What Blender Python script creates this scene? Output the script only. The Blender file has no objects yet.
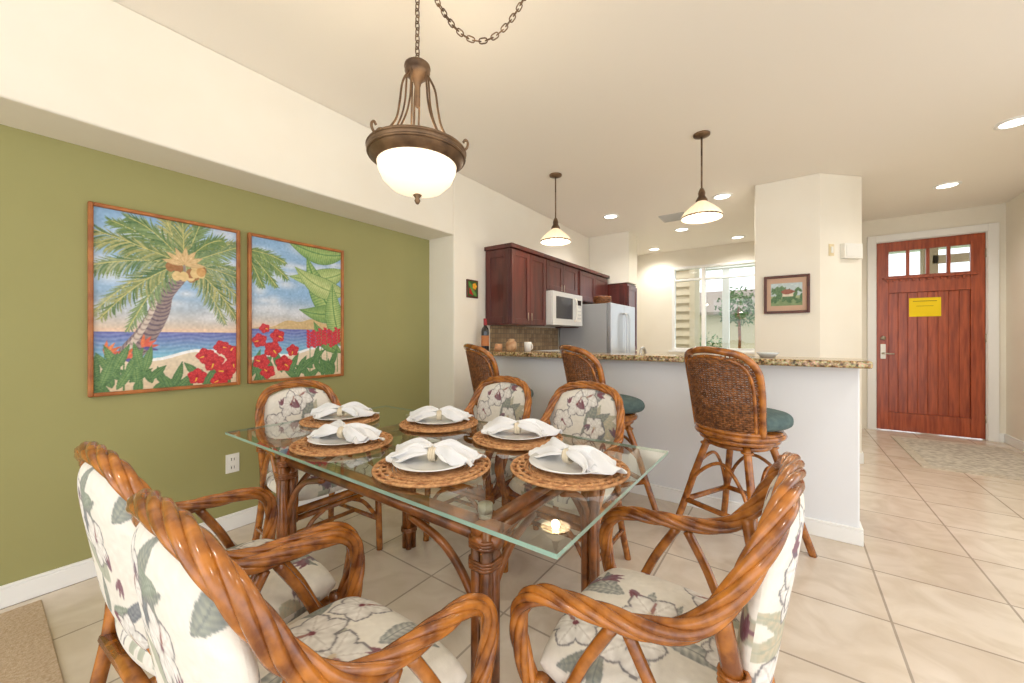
import bpy, math, random
import numpy as np
from mathutils import Vector, Matrix
random.seed(3)
D=bpy.data
SC=bpy.context.scene
COL=SC.collection
pi=math.pi
def s2l(c):
    return tuple((x/255.0/12.92) if x/255.0<=0.04045 else ((x/255.0+0.055)/1.055)**2.4 for x in c)
# ------------------------------------------------------------ materials
MATS={}
def mat(name,rgb,rough=.5,metal=0,rgb2=None,nscale=8,nstretch=(1,1,1),bump=0,bscale=60,emis=0,emrgb=None,coat=0,spec=.5,detail=4,lo=.35,hi=.65,trans=0,alpha=1):
    if name in MATS: return MATS[name]
    m=D.materials.new(name); m.use_nodes=True
    nt=m.node_tree; b=nt.nodes['Principled BSDF']
    c=s2l(rgb)+(1,)
    b.inputs['Base Color'].default_value=c
    b.inputs['Roughness'].default_value=rough
    b.inputs['Metallic'].default_value=metal
    b.inputs['Specular IOR Level'].default_value=spec
    b.inputs['Coat Weight'].default_value=coat
    b.inputs['Coat Roughness'].default_value=.12
    b.inputs['Transmission Weight'].default_value=trans
    tc=nt.nodes.new('ShaderNodeTexCoord')
    if rgb2:
        mp=nt.nodes.new('ShaderNodeMapping'); mp.inputs['Scale'].default_value=nstretch
        n=nt.nodes.new('ShaderNodeTexNoise'); n.inputs['Scale'].default_value=nscale; n.inputs['Detail'].default_value=detail
        r=nt.nodes.new('ShaderNodeValToRGB')
        r.color_ramp.elements[0].position=lo; r.color_ramp.elements[0].color=c
        r.color_ramp.elements[1].position=hi; r.color_ramp.elements[1].color=s2l(rgb2)+(1,)
        nt.links.new(tc.outputs['Object'],mp.inputs['Vector']); nt.links.new(mp.outputs[0],n.inputs['Vector'])
        nt.links.new(n.outputs['Fac'],r.inputs['Fac']); nt.links.new(r.outputs[0],b.inputs['Base Color'])
    if bump:
        n2=nt.nodes.new('ShaderNodeTexNoise'); n2.inputs['Scale'].default_value=bscale
        nt.links.new(tc.outputs['Object'],n2.inputs['Vector'])
        bp=nt.nodes.new('ShaderNodeBump'); bp.inputs['Strength'].default_value=bump; bp.inputs['Distance'].default_value=.004
        nt.links.new(n2.outputs['Fac'],bp.inputs['Height']); nt.links.new(bp.outputs[0],b.inputs['Normal'])
    if emis:
        b.inputs['Emission Color'].default_value=s2l(emrgb or rgb)+(1,)
        b.inputs['Emission Strength'].default_value=emis
    MATS[name]=m
    return m
def mat_attr(name,rough=.7,bump=0):
    if name in MATS: return MATS[name]
    m=D.materials.new(name); m.use_nodes=True; nt=m.node_tree; b=nt.nodes['Principled BSDF']
    a=nt.nodes.new('ShaderNodeAttribute'); a.attribute_name='Col'
    nt.links.new(a.outputs['Color'],b.inputs['Base Color']); b.inputs['Roughness'].default_value=rough
    b.inputs['Specular IOR Level'].default_value=.3
    if bump:
        tc=nt.nodes.new('ShaderNodeTexCoord'); n2=nt.nodes.new('ShaderNodeTexNoise'); n2.inputs['Scale'].default_value=250
        nt.links.new(tc.outputs['Object'],n2.inputs['Vector'])
        bp=nt.nodes.new('ShaderNodeBump'); bp.inputs['Strength'].default_value=bump; bp.inputs['Distance'].default_value=.002
        nt.links.new(n2.outputs['Fac'],bp.inputs['Height']); nt.links.new(bp.outputs[0],b.inputs['Normal'])
    MATS[name]=m; return m
def mat_thin_glass(name,tint=(235,245,238),refl=1.0):
    # thin clear pane: Schlick reflectance, symmetric for both sides of the pane
    m=D.materials.new(name); m.use_nodes=True; nt=m.node_tree; nt.nodes.clear(); N=nt.nodes.new; L=nt.links.new
    o=N('ShaderNodeOutputMaterial'); t=N('ShaderNodeBsdfTransparent'); g=N('ShaderNodeBsdfGlossy')
    g.inputs['Roughness'].default_value=.0; t.inputs['Color'].default_value=s2l(tint)+(1,)
    ge=N('ShaderNodeNewGeometry'); dt=N('ShaderNodeVectorMath'); dt.operation='DOT_PRODUCT'; L(ge.outputs['Normal'],dt.inputs[0]); L(ge.outputs['Incoming'],dt.inputs[1])
    def M(op,a,b_=None):
        x=N('ShaderNodeMath'); x.operation=op
        for i,q in enumerate((a,b_)):
            if q is None: continue
            if isinstance(q,(int,float)): x.inputs[i].default_value=q
            else: L(q,x.inputs[i])
        return x.outputs[0]
    c=M('ABSOLUTE',dt.outputs['Value']); k=M('POWER',M('SUBTRACT',1.0,c),5.0); f=M('MULTIPLY',M('ADD',M('MULTIPLY',k,.95),.045),refl)
    mx=N('ShaderNodeMixShader'); L(f,mx.inputs[0]); L(t.outputs[0],mx.inputs[1]); L(g.outputs[0],mx.inputs[2]); L(mx.outputs[0],o.inputs[0])
    MATS[name]=m; return m
def mat_granite():
    m=D.materials.new('granite'); m.use_nodes=True; nt=m.node_tree; b=nt.nodes['Principled BSDF']
    tc=nt.nodes.new('ShaderNodeTexCoord'); n=nt.nodes.new('ShaderNodeTexNoise'); n.inputs['Scale'].default_value=60; n.inputs['Detail'].default_value=6
    v=nt.nodes.new('ShaderNodeTexVoronoi'); v.inputs['Scale'].default_value=130
    r=nt.nodes.new('ShaderNodeValToRGB'); e=r.color_ramp.elements
    e[0].position=.36; e[0].color=s2l((84,64,44))+(1,); e[1].position=.66; e[1].color=s2l((232,212,172))+(1,)
    x=e.new(.5); x.color=s2l((182,150,102))+(1,)
    mx=nt.nodes.new('ShaderNodeMix'); mx.data_type='RGBA'; mx.blend_type='MULTIPLY'; mx.inputs[0].default_value=.35
    nt.links.new(tc.outputs['Object'],n.inputs['Vector']); nt.links.new(tc.outputs['Object'],v.inputs['Vector'])
    nt.links.new(n.outputs['Fac'],r.inputs['Fac']); nt.links.new(r.outputs[0],mx.inputs[6]); nt.links.new(v.outputs['Color'],mx.inputs[7])
    nt.links.new(mx.outputs[2],b.inputs['Base Color']); b.inputs['Roughness'].default_value=.15
    return m
def mat_brick(name,c1,c2,mort,w,h,ms,loc=(0,0,0),rot=(0,0,0),rough=.3,offset=0.0,nz=(200,185,160),nzf=.25):
    m=D.materials.new(name); m.use_nodes=True; nt=m.node_tree; b=nt.nodes['Principled BSDF']
    tc=nt.nodes.new('ShaderNodeTexCoord'); mp=nt.nodes.new('ShaderNodeMapping'); mp.inputs['Location'].default_value=loc; mp.inputs['Rotation'].default_value=rot
    br=nt.nodes.new('ShaderNodeTexBrick'); br.offset=offset; br.squash=1
    br.inputs['Color1'].default_value=s2l(c1)+(1,); br.inputs['Color2'].default_value=s2l(c2)+(1,); br.inputs['Mortar'].default_value=s2l(mort)+(1,)
    br.inputs['Scale'].default_value=1; br.inputs['Mortar Size'].default_value=ms; br.inputs['Mortar Smooth'].default_value=.1
    br.inputs['Brick Width'].default_value=w; br.inputs['Row Height'].default_value=h
    n=nt.nodes.new('ShaderNodeTexNoise'); n.inputs['Scale'].default_value=5; n.inputs['Detail'].default_value=8; n.inputs['Distortion'].default_value=1.2
    r=nt.nodes.new('ShaderNodeValToRGB'); r.color_ramp.elements[0].position=.35; r.color_ramp.elements[0].color=s2l(nz)+(1,); r.color_ramp.elements[1].position=.62; r.color_ramp.elements[1].color=(1,1,1,1)
    mx=nt.nodes.new('ShaderNodeMix'); mx.data_type='RGBA'; mx.blend_type='MULTIPLY'; mx.inputs[0].default_value=nzf
    L=nt.links.new
    L(tc.outputs['Object'],mp.inputs[0]); L(mp.outputs[0],br.inputs['Vector']); L(tc.outputs['Object'],n.inputs['Vector']); L(n.outputs['Fac'],r.inputs[0])
    L(br.outputs['Color'],mx.inputs[6]); L(r.outputs[0],mx.inputs[7]); L(mx.outputs[2],b.inputs['Base Color']); b.inputs['Roughness'].default_value=rough
    bp=nt.nodes.new('ShaderNodeBump'); bp.inputs['Strength'].default_value=.3; bp.inputs['Distance'].default_value=.002; bp.invert=True
    L(br.outputs['Fac'],bp.inputs['Height']); L(bp.outputs[0],b.inputs['Normal'])
    MATS[name]=m; return m

CREAM=mat('wall_paint_cream',(243,237,222),.85,rgb2=(241,234,218),nscale=3,bump=.05,bscale=180)
BARW=mat('wall_paint_white',(233,234,235),.8,bump=.05,bscale=180)
CEILM=mat('ceiling_paint',(246,240,229),.9,bump=.04,bscale=150)
GREEN=mat('wall_paint_green',(160,156,102),.8,rgb2=(157,153,99),nscale=2,bump=.05,bscale=180)
WHITE=mat('trim_white',(245,244,240),.4)
TILE=mat_brick('floor_tile',(228,216,200),(220,206,189),(176,163,148),.455,.455,.0048,loc=(-.35+.455*4,-2.72+.455*9,0),rough=.2,nzf=.3)
RATTAN=mat('rattan_lacquered',(186,114,40),.24,rgb2=(112,58,18),nscale=20,detail=6,coat=.5)
RATTAN_D=mat('rattan_dark',(152,88,34),.3,rgb2=(88,46,16),nscale=16,coat=.3)
WICKER=mat('wicker_brown',(152,96,50),.5,rgb2=(92,52,24),nscale=40)
BRONZE=mat('antique_bronze',(134,106,78),.4,metal=.6,rgb2=(84,64,48),nscale=14)
CHERRY=mat('cherry_cabinet_wood',(98,42,34),.35,rgb2=(70,28,24),nscale=5,nstretch=(3,3,.4),coat=.2)
DOORW=mat('door_wood_mahogany',(182,86,46),.35,rgb2=(142,58,28),nscale=7,nstretch=(6,6,.5),coat=.25)
FRAMEW=mat('picture_frame_wood',(182,112,50),.35,rgb2=(146,80,30),nscale=12)
DKFRAME=mat('picture_frame_dark',(96,46,28),.35,rgb2=(72,30,20),nscale=12)
GRAN=mat_granite()
STEEL=mat('stainless_steel',(192,194,196),.28,metal=.8)
STEELS=mat('fridge_side_grey',(180,182,184),.45,metal=.1)
PORC=mat('porcelain_white',(238,237,234),.15,coat=.4)
MWBODY=mat('microwave_enamel',(214,214,212),.3,coat=.2)
LINEN=mat('napkin_linen',(230,229,229),.85,bump=.2,bscale=300)
MATW=mat('placemat_rattan',(212,160,108),.6,rgb2=(162,106,62),nscale=60)
TEAL=mat('stool_cushion_teal',(88,108,106),.85,rgb2=(72,92,92),nscale=30,bump=.3,bscale=250)
FABRIC=mat_attr('floral_fabric',.85,.3)
PAINT=mat_attr('painting_canvas',.35)
LAMPG=mat('lamp_glass_alabaster',(255,244,222),.3,emis=.7,emrgb=(255,236,204))
SHADEG=mat('pendant_shade_glass',(246,236,214),.15,emis=.5,emrgb=(255,226,180),coat=.3)
BULBG=mat('warm_bulb',(255,236,200),.4,emis=14,emrgb=(255,220,160))
RECG=mat('recessed_lamp_lens',(255,252,244),.4,emis=6,emrgb=(255,250,238))
PLAST=mat('white_plastic',(240,238,230),.4)
BLACK=mat('black_glass',(18,16,18),.1,coat=.5)
RED=mat('foil_red',(150,20,24),.35)
YEL=mat('yellow_paper',(252,218,10),.7)
INK=mat('printed_ink',(170,130,10),.7)
BRASS=mat('satin_nickel',(186,176,158),.3,metal=.9)
GLASSTOP=mat_thin_glass('table_glass',(240,247,242),1.6)
GLASSEDGE=mat('table_glass_edge',(150,182,166),.1,coat=.6)
WINGL=mat_thin_glass('window_glass',(240,242,242),.8)
RUGM=mat('rug_weave_beige',(204,182,156),.95,rgb2=(182,156,126),nscale=90,bump=.6,bscale=300)
SIDING=mat('siding_beige',(206,190,164),.8)
LEAFM=mat('foliage_green',(96,128,72),.7,rgb2=(62,90,48),nscale=12)
GRASS=mat('lawn_green',(130,150,96),.9,rgb2=(100,124,70),nscale=6)
ROOFM=mat('roof_shingle',(140,128,118),.9)
SPLASH=mat_brick('backsplash_tile',(186,160,122),(150,120,88),(130,112,90),.05,.05,.004,rot=(0,pi/2,0),rough=.35,nzf=.5)
# ------------------------------------------------------------ mesh builder
class MB:
    def __init__(s): s.v=[]; s.f=[]; s.m=[]; s.sm=[]
    def add(s,V,F,mi=0,smooth=False):
        o=len(s.v); s.v.extend([tuple(map(float,p)) for p in V])
        for f in F: s.f.append(tuple(i+o for i in f)); s.m.append(mi); s.sm.append(smooth)
        return s
    def box(s,x0,y0,z0,x1,y1,z1,mi=0):
        V=[(x,y,z) for z in (z0,z1) for (x,y) in ((x0,y0),(x1,y0),(x1,y1),(x0,y1))]
        return s.add(V,[(3,2,1,0),(4,5,6,7),(0,1,5,4),(1,2,6,5),(2,3,7,6),(3,0,4,7)],mi)
    def prism(s,pts,z0,z1,mi=0):
        n=len(pts); V=[(p[0],p[1],z0) for p in pts]+[(p[0],p[1],z1) for p in pts]
        F=[tuple(range(n-1,-1,-1)),tuple(range(n,2*n))]+[(i,(i+1)%n,(i+1)%n+n,i+n) for i in range(n)]
        return s.add(V,F,mi)
    def tube(s,path,r,n=8,mi=0,closed=False,flat=None):
        P=np.array(path,float); m=len(P)
        if closed: T=np.roll(P,-1,0)-np.roll(P,1,0)
        else: T=np.gradient(P,axis=0)
        T/=np.linalg.norm(T,axis=1)[:,None]+1e-12
        N=frames(T)
        B=np.cross(T,N)
        R=np.full(m,r) if np.isscalar(r) else np.array(r)
        a=np.arange(n)/n*2*pi
        ca=np.cos(a); sa=np.sin(a)
        if flat: sa=sa*flat
        V=P[:,None,:]+R[:,None,None]*(ca[None,:,None]*N[:,None,:]+sa[None,:,None]*B[:,None,:])
        V=V.reshape(-1,3); F=[]
        for i in range(m if closed else m-1):
            j=(i+1)%m
            for k in range(n):
                l=(k+1)%n
                F.append((i*n+k,i*n+l,j*n+l,j*n+k))
        if not closed:
            F.append(tuple(range(n-1,-1,-1))); F.append(tuple((m-1)*n+k for k in range(n)))
        return s.add(V,F,mi,True)
    def cyl(s,a,b,r,n=16,mi=0): 
        return s.tube([a,b],r,n,mi)
    def lathe(s,prof,n=32,c=(0,0,0),mi=0,scal=0,nscal=0):
        V=[];F=[]
        for (r,z) in prof:
            for k in range(n):
                a=2*pi*k/n; rr=r*(1+scal*math.cos(nscal*a)) if scal else r
                V.append((c[0]+rr*math.cos(a),c[1]+rr*math.sin(a),c[2]+z))
        for i in range(len(prof)-1):
            for k in range(n):
                l=(k+1)%n; F.append((i*n+k,i*n+l,(i+1)*n+l,(i+1)*n+k))
        return s.add(V,F,mi,True)
    def rope(s,path,R,k,rs,pitch,n=8,mi=0):
        P=resample(path,.009); T=np.gradient(P,axis=0); T/=np.linalg.norm(T,axis=1)[:,None]; N=frames(T); B=np.cross(T,N)
        L=np.arange(len(P))*.009
        taper=np.clip(np.minimum(L,L[-1]-L)/.03,.35,1)
        for j in range(k):
            th=2*pi*L/pitch+2*pi*j/k
            Q=P+(R*taper*np.cos(th))[:,None]*N+(R*taper*np.sin(th))[:,None]*B
            s.tube(Q,rs,n,mi)
        return s
    def grid(s,G,mi=0,smooth=True,flip=False):
        G=np.array(G); h,w=G.shape[:2]; F=[]
        for i in range(h-1):
            for j in range(w-1):
                q=(i*w+j,i*w+j+1,(i+1)*w+j+1,(i+1)*w+j)
                F.append(q[::-1] if flip else q)
        return s.add(G.reshape(-1,3),F,mi,smooth)
    def mesh(s,name,mats):
        me=D.meshes.new(name); me.from_pydata(s.v,[],s.f)
        for m in mats: me.materials.append(m)
        me.polygons.foreach_set('material_index',s.m); me.polygons.foreach_set('use_smooth',s.sm); me.update()
        return me
    def obj(s,name,mats,parent=None,bevel=0,seg=2,loc=(0,0,0),rz=0,solid=0):
        if not isinstance(mats,(list,tuple)): mats=[mats]
        return mkobj(name,s.mesh(name,mats),parent,bevel,seg,loc,rz,solid)
def mkobj(name,me,parent=None,bevel=0,seg=2,loc=(0,0,0),rz=0,solid=0):
    o=D.objects.new(name,me); COL.objects.link(o); o.location=loc; o.rotation_euler=(0,0,rz)
    if parent: o.parent=parent
    if solid:
        m=o.modifiers.new('solid','SOLIDIFY'); m.thickness=solid
    if bevel:
        m=o.modifiers.new('bevel','BEVEL'); m.width=bevel; m.segments=seg; m.limit_method='ANGLE'; m.angle_limit=math.radians(50)
    return o
def empty(name,loc=(0,0,0),rz=0):
    o=D.objects.new(name,None); COL.objects.link(o); o.location=loc; o.rotation_euler=(0,0,rz); o.empty_display_size=.1
    return o
def frames(T):
    N=np.zeros_like(T); t=T[0]; a=np.array([0,0,1.]) if abs(t[2])<.8 else np.array([1.,0,0])
    n=np.cross(t,a); n/=np.linalg.norm(n); N[0]=n
    for i in range(1,len(T)):
        n=N[i-1]-T[i]*np.dot(N[i-1],T[i]); n/=np.linalg.norm(n)+1e-12; N[i]=n
    return N
def spline(pts,n=12,closed=False):
    P=[np.array(p,float) for p in pts]; out=[]
    m=len(P)
    for i in range(m if closed else m-1):
        if closed: p0,p1,p2,p3=P[i-1],P[i],P[(i+1)%m],P[(i+2)%m]
        else: p0=P[i-1] if i>0 else 2*P[0]-P[1]; p1=P[i]; p2=P[i+1]; p3=P[i+2] if i+2<m else 2*P[-1]-P[-2]
        for k in range(n):
            t=k/n
            out.append(.5*((2*p1)+(-p0+p2)*t+(2*p0-5*p1+4*p2-p3)*t*t+(-p0+3*p1-3*p2+p3)*t**3))
    if not closed: out.append(P[-1])
    return np.array(out)
def resample(path,step):
    P=np.array(path,float); d=np.r_[0,np.cumsum(np.linalg.norm(np.diff(P,axis=0),axis=1))]
    n=max(3,int(d[-1]/step)+1); q=np.linspace(0,d[-1],n)
    return np.stack([np.interp(q,d,P[:,i]) for i in range(3)],1)
# ------------------------------------------------------------ painting canvas
class CV:
    def __init__(s,w,h,nx,ny,base):
        s.x,s.y=np.meshgrid(np.linspace(0,w,nx),np.linspace(0,h,ny)); s.w=w;s.h=h;s.nx=nx;s.ny=ny
        s.c=np.zeros((ny,nx,3)); s.c[:]=np.array(base,float)
    def win(s,cx,cy,R):
        i0=max(0,int((cy-R)/s.h*(s.ny-1))); i1=min(s.ny,int((cy+R)/s.h*(s.ny-1))+2)
        j0=max(0,int((cx-R)/s.w*(s.nx-1))); j1=min(s.nx,int((cx+R)/s.w*(s.nx-1))+2)
        return slice(i0,max(i0,i1)),slice(j0,max(j0,j1))
    def leaf(s,cx,cy,L,W,ang,c1,c2,bend=0,vein=14,p=.8):
        w=s.win(cx,cy,L*1.25+W); X=s.x[w]-cx; Y=s.y[w]-cy
        if X.size==0: return
        ca,sa=math.cos(ang),math.sin(ang)
        u=(X*ca+Y*sa)/L; t=-X*sa+Y*ca; uc=np.clip(u,0,1); t=t-bend*L*uc*(1-uc)*2
        hw=W*np.sin(pi*uc**p)+1e-6; m=(u>0)&(u<1)&(np.abs(t)<hw)
        k=np.clip(np.abs(t)/hw,0,1)*.6+.4*(.5+.5*np.sin(uc*vein*2*pi-np.abs(t)/W*4))
        k=np.where(np.abs(t)<W*.07,1,k)
        col=np.array(c1)[None,None]*(1-k[...,None])+np.array(c2)[None,None]*k[...,None]
        C=s.c[w]; C[m]=col[m]
    def flower(s,cx,cy,r,c1,c2,a0=0,n=5,stam=(240,200,60)):
        for i in range(n): s.leaf(cx,cy,r,r*.42,a0+i*2*pi/n,c1,c2,vein=3,p=1.3)
        if stam: s.leaf(cx,cy,r*.7,r*.07,a0+.4,stam,stam); s.dot(cx,cy,r*.14,c2)
    def dot(s,cx,cy,r,c,ry=None):
        ry=ry or r
        w=s.win(cx,cy,max(r,ry)); X=(s.x[w]-cx)/r; Y=(s.y[w]-cy)/ry; m=X*X+Y*Y<1; C=s.c[w]; C[m]=np.array(c)
    def stroke(s,pts,r0,r1,c1,c2=None,rings=0):
        P=spline(list(pts),14)if len(pts)>2 else np.linspace(pts[0],pts[-1],30); n=len(P)
        for i,p in enumerate(P):
            t=i/(n-1); c=np.array(c1)
            if c2 is not None and rings and (i%rings==0): c=np.array(c2)
            s.dot(p[0],p[1],r0*(1-t)+r1*t,c)
    def soften(s,k=.5,noise=8,seed=0,lift=0):
        c=s.c; a=(np.roll(c,1,0)+np.roll(c,-1,0)+np.roll(c,1,1)+np.roll(c,-1,1))/4
        c=c*(1-k)+a*k; R=np.random.RandomState(seed)
        nz=R.normal(0,1,(s.ny//4+2,s.nx//4+2)); nz=np.kron(nz,np.ones((4,4)))[:s.ny,:s.nx]; nz=(nz+np.roll(nz,2,0)+np.roll(nz,2,1)+np.roll(nz,(2,2),(0,1)))/4
        s.c=c*(1-lift)+255*lift*.93+nz[...,None]*noise
    def lin(s):
        c=np.clip(s.c,0,255)/255; return np.where(c<=.04045,c/12.92,((c+.055)/1.055)**2.4)
def setcol(me,arr):
    a=me.color_attributes.new('Col','FLOAT_COLOR','POINT'); n=len(me.vertices)
    c=np.ones((n,4),np.float32); c[:,:3]=arr.reshape(-1,3); a.data.foreach_set('color',c.ravel())
def fabric(w,h,nx,ny,seed):
    R=random.Random(seed); cv=CV(w,h,nx,ny,(228,222,210))
    sage=(168,170,152); grey=(126,130,128); mauve=(136,104,112); tan=(204,186,158); wht=(243,240,234); rust=(180,130,106); burg=(122,66,74); slate=(108,112,120)
    n=int(w*h*50)+5
    for i in range(n):
        cx,cy=R.uniform(-.03,w),R.uniform(-.03,h); a=R.uniform(0,2*pi); L=R.uniform(.10,.19)
        c1,c2=R.choice([(sage,grey),(tan,sage),((150,152,150),slate),(sage,(184,184,166)),((210,206,194),grey),((172,176,162),(126,136,122))])
        for k in range(R.choice([1,2,2,3])): cv.leaf(cx,cy,L,L*.15,a+k*.6,c1,c2,bend=R.uniform(-.3,.3),vein=9)
    for i in range(int(w*h*24)+2):
        cx,cy=R.uniform(.03,w-.03),R.uniform(.03,h-.03); r=R.uniform(.06,.088); a=R.uniform(0,6)
        for k in range(5): cv.leaf(cx,cy,r*1.06,r*.42,a+k*2*pi/5,(128,124,124),(128,124,124),p=1.3)
        for k in range(5): cv.leaf(cx,cy,r,r*.37,a+k*2*pi/5,wht,(208,202,194),vein=3,p=1.3)
        cv.dot(cx,cy,r*.11,R.choice([tan,burg,mauve])); cv.leaf(cx,cy,r*.7,r*.06,a+.5,rust,mauve)
    for i in range(int(w*h*26)+2):
        cx,cy=R.uniform(0,w),R.uniform(0,h); a=R.uniform(0,6); L=R.uniform(.04,.07)
        for k in range(3): cv.leaf(cx,cy,L,L*.13,a+k*.4,R.choice([burg,mauve,slate]),mauve)
    cv.soften(.35,3,seed)
    return cv
def cushion_mesh(name,N,fn,w,h,seed):
    """closed puffy cushion; fn(u,v,side)->xyz arrays"""
    u,v=np.meshgrid(np.linspace(-1,1,N),np.linspace(-1,1,N))
    u=np.sign(u)*(1-(1-np.abs(u))**1.35); v=np.sign(v)*(1-(1-np.abs(v))**1.35)
    mb=MB(); top=fn(u,v,1); bot=fn(u,v,-1)
    mb.grid(top); mb.grid(bot,flip=True)
    me=mb.mesh(name,[FABRIC])
    cols=[]
    for sd in (seed,seed+1):
        cv=fabric(w,h,N*1,N*1,sd); c=cv.lin()
        iu=np.clip(((u+1)/2*(N-1)),0,N-1).astype(int); iv=np.clip(((v+1)/2*(N-1)),0,N-1).astype(int)
        cols.append(c[iv,iu].reshape(-1,3))
    setcol(me,np.concatenate(cols))
    return me
# ------------------------------------------------------------ ROOM SHELL
CH=2.75
MB().box(-2.95,-3,-.1,4.2,7.42,0).obj('floor',TILE)
MB().box(-2.95,-3,CH,4.2,7.42,CH+.1).obj('ceiling',CEILM)
MB().box(-2.95,-3,0,-2.85,2.6,2.15).obj('wall_left',GREEN)
MB().box(-2.95,-3,2.15,-2.52,2.6,CH).obj('wall_left_soffit',CREAM,bevel=.012,seg=3)
MB().box(-2.95,2.6,0,-2.52,7.3,CH).obj('wall_left_kitchen',CREAM,bevel=.012,seg=3)
WX0,WX1,WZ0,WZ1=-1.71,-.38,.98,2.45
b=MB(); b.box(-2.95,7.3,0,WX0,7.42,CH); b.box(WX1,7.3,0,.56,7.42,CH); b.box(WX0,7.3,0,WX1,7.42,WZ0); b.box(WX0,7.3,WZ1,WX1,7.42,CH)
b.obj('wall_back',CREAM)
MB().prism([(-.29,4.64),(.23,4.64),(.56,4.97),(.56,7.3),(.42,7.3),(.42,5.2),(-.29,5.2)],0,CH).obj('wall_pillar',CREAM,bevel=.01,seg=3)
DX0,DX1,DZ=.93,1.87,2.44
b=MB(); b.box(.56,6.93,0,DX0-.03,7.05,CH); b.box(DX1+.03,6.93,0,2.14,7.05,CH); b.box(DX0-.03,6.93,DZ+.03,DX1+.03,7.05,CH)
b.obj('wall_entry',CREAM)
MB().box(2.02,3.6,0,2.14,6.93,CH).obj('wall_right',CREAM)
MB().box(-2.52,3.0,0,.33,3.12,1.03).obj('wall_bar',BARW,bevel=.008,seg=2)
MB().box(-2.515,5.56,2.01,-1.9,5.95,CH).obj('wall_bulkhead',CREAM)
def bb(name,x0,y0,x1,y1): MB().box(x0,y0,0,x1,y1,.085).box(x0,y0,.085,x1,y1,.1).obj(name,WHITE,bevel=.004)
bb('baseboard_left',-2.85,-3,-2.835,2.6); bb('baseboard_left_return',-2.835,2.585,-2.52,2.6); bb('baseboard_kitchen',-2.52,2.6,-2.505,2.985)
bb('baseboard_bar',-2.505,2.985,.345,3.0); bb('baseboard_bar_end',.33,3.0,.345,3.12); bb('baseboard_right',2.005,3.6,2.02,6.93)
bb('baseboard_pillar',-.29,4.625,.23,4.64); bb('baseboard_pillar_side',.56,4.97,.575,6.915); bb('baseboard_entry',1.96,6.915,2.005,6.93)
MB().prism([(.23,4.625),(.575,4.97),(.56,4.97),(.23,4.64)],0,.1).obj('baseboard_pillar_chamfer',WHITE)
MB().box(-2.51,2.86,1.031,.37,3.24,1.072).obj('bar_counter',GRAN,bevel=.012,seg=3)
# ------------------------------------------------------------ window
w=empty('window_1',(0,0,0))
b=MB(); f=.045; y0,y1=7.28,7.4
b.box(WX0,y0,WZ0,WX0+f,y1,WZ1); b.box(WX1-f,y0,WZ0,WX1,y1,WZ1); b.box(WX0+f,y0,WZ0,WX1-f,y1,WZ0+f); b.box(WX0+f,y0,WZ1-f,WX1-f,y1,WZ1)
for xm in (-1.2,): b.box(xm-.03,y0+.01,WZ0+f,xm+.03,y1-.01,WZ1-f)
b.box(WX0+f,y0+.02,2.2,WX1-f,y1-.02,2.235)
b.box(WX0-.05,7.255,WZ0-.03,WX1+.05,7.3,WZ0)
b.obj('window_frame',WHITE,w,bevel=.004)
MB().box(WX0+f,7.345,WZ0+f,WX1-f,7.349,WZ1-f).obj('window_pane',WINGL,w)
MB().box(-14,7.45,-.25,12,30,-.12).obj('garden_ground',GRASS)
h=empty('neighbor_house')
b=MB(); 
for i in range(20): b.add([(-3.2,8.59,-.12+i*.17),(-1.62,8.59,-.12+i*.17),(-1.62,8.64,.05+i*.17),(-3.2,8.64,.05+i*.17),(-3.2,8.64,-.12+i*.17),(-1.62,8.64,-.12+i*.17)],[(0,1,2,3),(4,5,1,0)])
b.box(-3.2,8.65,-.12,-1.62,9.4,3.3); b.box(-1.66,8.52,-.12,-1.56,8.66,3.2)
b.obj('siding_wall',SIDING,h)
b=MB(); b.box(-8.5,19,-.12,1,22,2.2); b.obj('far_wall',SIDING,h)
b=MB(); b.prism([(-9,18.5),(1.6,18.5),(1.6,22.5),(-9,22.5)],2.2,2.32); b.add([(-9,18.5,2.32),(1.6,18.5,2.32),(1.6,22.5,2.32),(-9,22.5,2.32),(-7.6,20.5,3.4),(.2,20.5,3.4)],[(0,1,5,4),(1,2,5),(2,3,4,5),(3,0,4)])
b.obj('roof',ROOFM,h)
p=empty('porch_railing'); b=MB()
b.box(-1.5,8.95,.86,2.6,9.02,.93); b.box(-1.5,8.95,.0,2.6,9.0,.06)
for i in range(28): b.box(-1.48+i*.15,8.97,.0,-1.45+i*.15,9.0,.88)
b.box(-1.12,8.93,-.12,-1.0,9.05,2.9); b.box(.6,8.93,-.12,.72,9.05,2.9); b.box(-1.5,8.9,2.62,3.4,9.08,2.9)
b.obj('rail_posts',WHITE,p)
def leafball(name,c,r,n,sz,mt=LEAFM,par=None,seed=1,trunk=True):
    R=random.Random(seed); b=MB()
    for i in range(n):
        d=Vector((R.gauss(0,1),R.gauss(0,1),R.gauss(0,1))).normalized()*(r*R.uniform(.45,1)); q=Vector(c)+d
        a=Vector((R.gauss(0,1),R.gauss(0,1),R.gauss(0,1))).normalized()*sz; e=a.cross(Vector((R.gauss(0,1),R.gauss(0,1),1))).normalized()*sz*.3
        b.add([q-a,q+e,q+a,q-e],[(0,1,2,3)])
    if trunk: b.tube([(c[0],c[1],-.14),(c[0]+.05,c[1],c[2]*.5),tuple(c)],.05,8,1)
    return b.obj(name,[mt,RATTAN_D])
leafball('garden_tree',(-1.5,16,2.3),.75,600,.1)
leafball('garden_shrub',(-2.3,14.0,.6),.8,800,.08,seed=4)
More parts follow.
